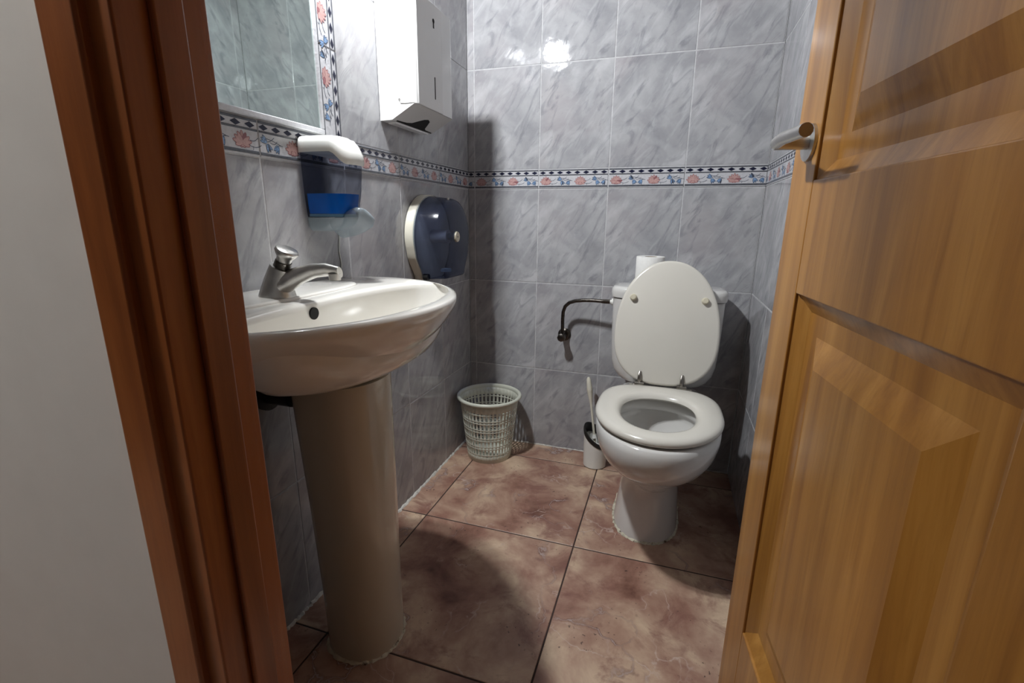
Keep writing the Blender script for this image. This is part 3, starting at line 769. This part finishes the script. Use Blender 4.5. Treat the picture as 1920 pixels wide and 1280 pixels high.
# raised lid
def lid():
    Lb=Vector((TX+.003,-.290,.410)); tilt=math.atan2(.107,.39)   # leaning back
    up=Vector((0,math.sin(tilt),math.cos(tilt))); nf=Vector((0,-math.cos(tilt),math.sin(tilt)))
    def ring(d,h,n=88):
        o=[]
        for p in egg(0,0,0,.1555-d,.228-d,.160-d,2.1,2.5,n): o.append(Lb+Vector((p.x,0,0))+up*(.160-p.y)+nf*h)
        return o
    b=MB(); b.loft([ring(.01,-.014),ring(.003,-.012),ring(0,-.006),ring(0,0),ring(.003,.004),ring(.009,.0055)])
    o=b.build('lid',M['seat'],t,smooth=60)
    for sx in (-1,1):
        c=Lb+Vector((sx*.106,0,0))+up*.268+nf*.004
        b=MB(); b.cyl(c,c+nf*.014,.010,prof=[(0,.0115),(.3,.0105),(.85,.0095),(1,.007)]); bo=b.build('bumper',M['ivory'],t); bo.parent=o; bo.location=bo.location+t.location-o.location-t.location if False else bo.location-o.location
    for sx in (-1,1):
        h=MB(); x=TX+sx*.0625
        top=Lb+up*.038+nf*.005; top.x=x
        h.tube([top+nf*.002,top-up*.012+nf*.006,top-up*.026+nf*.006,top-up*.038+nf*.003],[(.004,.004),(.0075,.005),(.0075,.005),(.0045,.004)],n=12)
        h.cyl((x-.014,-.298,.412),(x+.014,-.298,.412),.0062,n=14); h.cyl((x,-.298,.384),(x,-.298,.412),.006,n=12)
        h.cyl((x+sx*.004,-.292,.405),(x+sx*.030,-.292,.405),.0035,n=10)
        h.cyl((x,-.298,.386),(x,-.298,.394),.011,n=14)
        h.build('hinge',M['hinge'],t)
lid()

# water supply
t=thing('water_supply_hose',(.392,0,.475),'dark braided hose curving from a wall valve up to the cistern inlet','hose')
b=MB(); b.cyl((.392,0,.478),(.392,-.010,.478),.0245,.020,n=32,prof=[(0,.025),(.3,.025),(.8,.020),(1,.014)]); b.cyl((.392,-.010,.478),(.392,-.052,.478),.0115,n=20); b.build('escutcheon',M['dkmetal'],t)
b=MB(); b.cyl((.392,-.050,.478),(.392,-.066,.478),.0145,n=8,prof=[(0,.012),(.2,.0155),(.8,.0155),(1,.010)]); b.build('valve_knob',M['dkmetal'],t)
hp=[(.392,-.040,.482),(.392,-.042,.51),(.392,-.046,.545),(.394,-.050,.575),(.402,-.055,.597),(.418,-.060,.612),(.442,-.066,.621),(.475,-.072,.626),(.51,-.077,.628),(.545,-.08,.6275)]
b=MB(); b.tube(hp,.0066,n=14); b.build('braided_hose',M['dkmetal'],t,smooth=60)
b=MB(); b.cyl((.541,-.08,.6275),(.566,-.08,.6275),.0085,n=6); b.cyl((.536,-.08,.6275),(.541,-.08,.6275),.0072,n=16); b.build('hose_nut',M['dkmetal'],t)
b=MB(); b.cyl((.5635,-.08,.6275),(.5795,-.08,.6275),.010,n=20,prof=[(0,.007),(.5,.007),(.52,.0125),(1,.0125)]); b.build('inlet_nipple',M['plastic'],t)

# spare roll on the cistern
t=thing('toilet_paper_roll',(.692,-.095,.694),'white toilet paper roll standing on the cistern behind the raised lid','toilet paper')
b=MB(); c=(.692,-.088)
b.loft([[Vector((c[0]+r*math.cos(2*PI*k/48),c[1]+r*math.sin(2*PI*k/48),z)) for k in range(48)] for r,z in ((.021,.696),(.045,.6955),(.0465,.698),(.0465,.787),(.045,.789),(.022,.789),(.0205,.788),(.0205,.697))],loop=True)
b.build('paper',M['paper'],t,smooth=50)
b=MB(); b.loft([[Vector((c[0]+r*math.cos(2*PI*k/32),c[1]+r*math.sin(2*PI*k/32),z)) for k in range(32)] for r,z in ((.0190,.6955),(.0203,.6955),(.0203,.7885),(.0190,.7885))],loop=True)
b.build('cardboard_core',M['card'],t)

# ------------------------------------------------------------------ waste basket
BX,BY=.135,-.140
t=thing('waste_basket',(BX,BY,0),'pale slotted plastic waste basket in the left back corner','waste basket')
def basket():
    n=42*2; H0,H1=.026,.205
    rad=lambda z:.0845+(.1125-.0845)*(z/.245)
    rows=[]  # (z0,z1,kind) kind: solid, dot, slot
    z=H0
    rows.append((0.0,H0,'s'))
    while z<H1-.02:
        rows.append((z,z+.0055,'d')); rows.append((z+.0055,z+.0100,'s')); rows.append((z+.0100,z+.0315,'h')); rows.append((z+.0315,z+.0360,'s')); z+=.036
    rows.append((z,z+.0055,'d')); rows.append((z+.0055,.245,'s'))
    b=MB(); vs=[]; zs=[rows[0][0]]+[r[1] for r in rows]
    for zz in zs:
        for k in range(n):
            a=2*PI*(k+.0)/n + (0 if k%2==0 else .004); r=rad(zz); vs.append((BX+r*math.cos(a),BY+r*math.sin(a),zz))
    fs=[]
    for j,(z0,z1,kind) in enumerate(rows):
        for k in range(n):
            if kind in 'dh' and k%2==0: continue
            l=(k+1)%n; fs.append((j*n+k,j*n+l,(j+1)*n+l,(j+1)*n+k))
    b.add(vs,fs); o=b.build('slotted_wall',M['basket'],t,smooth=60)
    so=o.modifiers.new('solid','SOLIDIFY'); so.thickness=.0014; so.offset=0
    b=MB(); b.cyl((BX,BY,.001),(BX,BY,.006),.0845,n=56,prof=[(0,.080),(.3,.0842),(1,.0848)]); b.build('bottom',M['basket'],t)
    b=MB(); N_=72; R=[]
    for r,zz in ((.1110,.239),(.1200,.2400),(.1245,.2445),(.1235,.251),(.118,.254),(.1125,.2515),(.1108,.245)):
        R.append([Vector((BX+r*math.cos(2*PI*k/N_),BY+r*math.sin(2*PI*k/N_),zz)) for k in range(N_)])
    b.loft(R,loop=True); b.build('rim',M['basket'],t,smooth=60)
basket()

# ------------------------------------------------------------------ brush and holder
HX,HY=.545,-.092
t=thing('toilet_brush_holder',(HX,HY,0),'white cup-shaped brush holder with a black slanted collar beside the toilet','brush holder')
def hring(r,z,sl,n=48,ex=0):
    o=[]
    for k in range(n):
        a=2*PI*k/n; x=math.cos(a)*r; y=math.sin(a)*r
        o.append(Vector((HX+x,HY+y,z+sl*(-x*.62+y*.25)*1.0+ex)))
    return o
b=MB(); b.loft([hring(.039,.001,0),hring(.0425,.003,0),hring(.0435,.05,0),hring(.0445,.100,1),hring(.0445,.112,1.0),hring(.0395,.112,1.0),hring(.038,.05,0),hring(.036,.01,0)]); b.build('cup',M['plastic'],t,smooth=50)
b=MB(); b.loft([hring(.0420,.108,1.0),hring(.0462,.108,1.0),hring(.0475,.117,1.12),hring(.0455,.125,1.15),hring(.0385,.123,1.15),hring(.0365,.100,1.0)],loop=True); b.build('collar',M['black'],t,smooth=50)
t=thing('toilet_brush',(HX,HY,.02),'ivory long-handled toilet brush standing in its holder','toilet brush')
a0=Vector((HX+.004,HY-.004,.02)); a1=Vector((HX-.006,HY+.002,.115)); tipp=Vector((.500,-.052,.333))
d=(tipp-a1)
b=MB(); b.tube([a0,a0.lerp(a1,.5),a1,a1+d*.35,a1+d*.62],[.0045,.0045,.0045,.0045,.0045],n=14); b.build('shaft',M['plastic_y'],t)
b=MB(); b.tube([a1+d*k for k in (.56,.62,.70,.76,.765,.80,.90,.965,1.0)],[.005,.0065,.0092,.0104,.0108,.0108,.0092,.0078,.004],n=18); b.build('grip',M['plastic_y'],t,smooth=50)
b=MB(); b.cyl(a1-d*.03,a1+d*.03,.010,.006); b.build('splash_guard',M['plastic'],t)
b=MB(); b.sphere((HX+.004,HY-.004,.055),.024,24,14,sc=(1,1,1.5)); b.build('bristles',M['paper'],t)
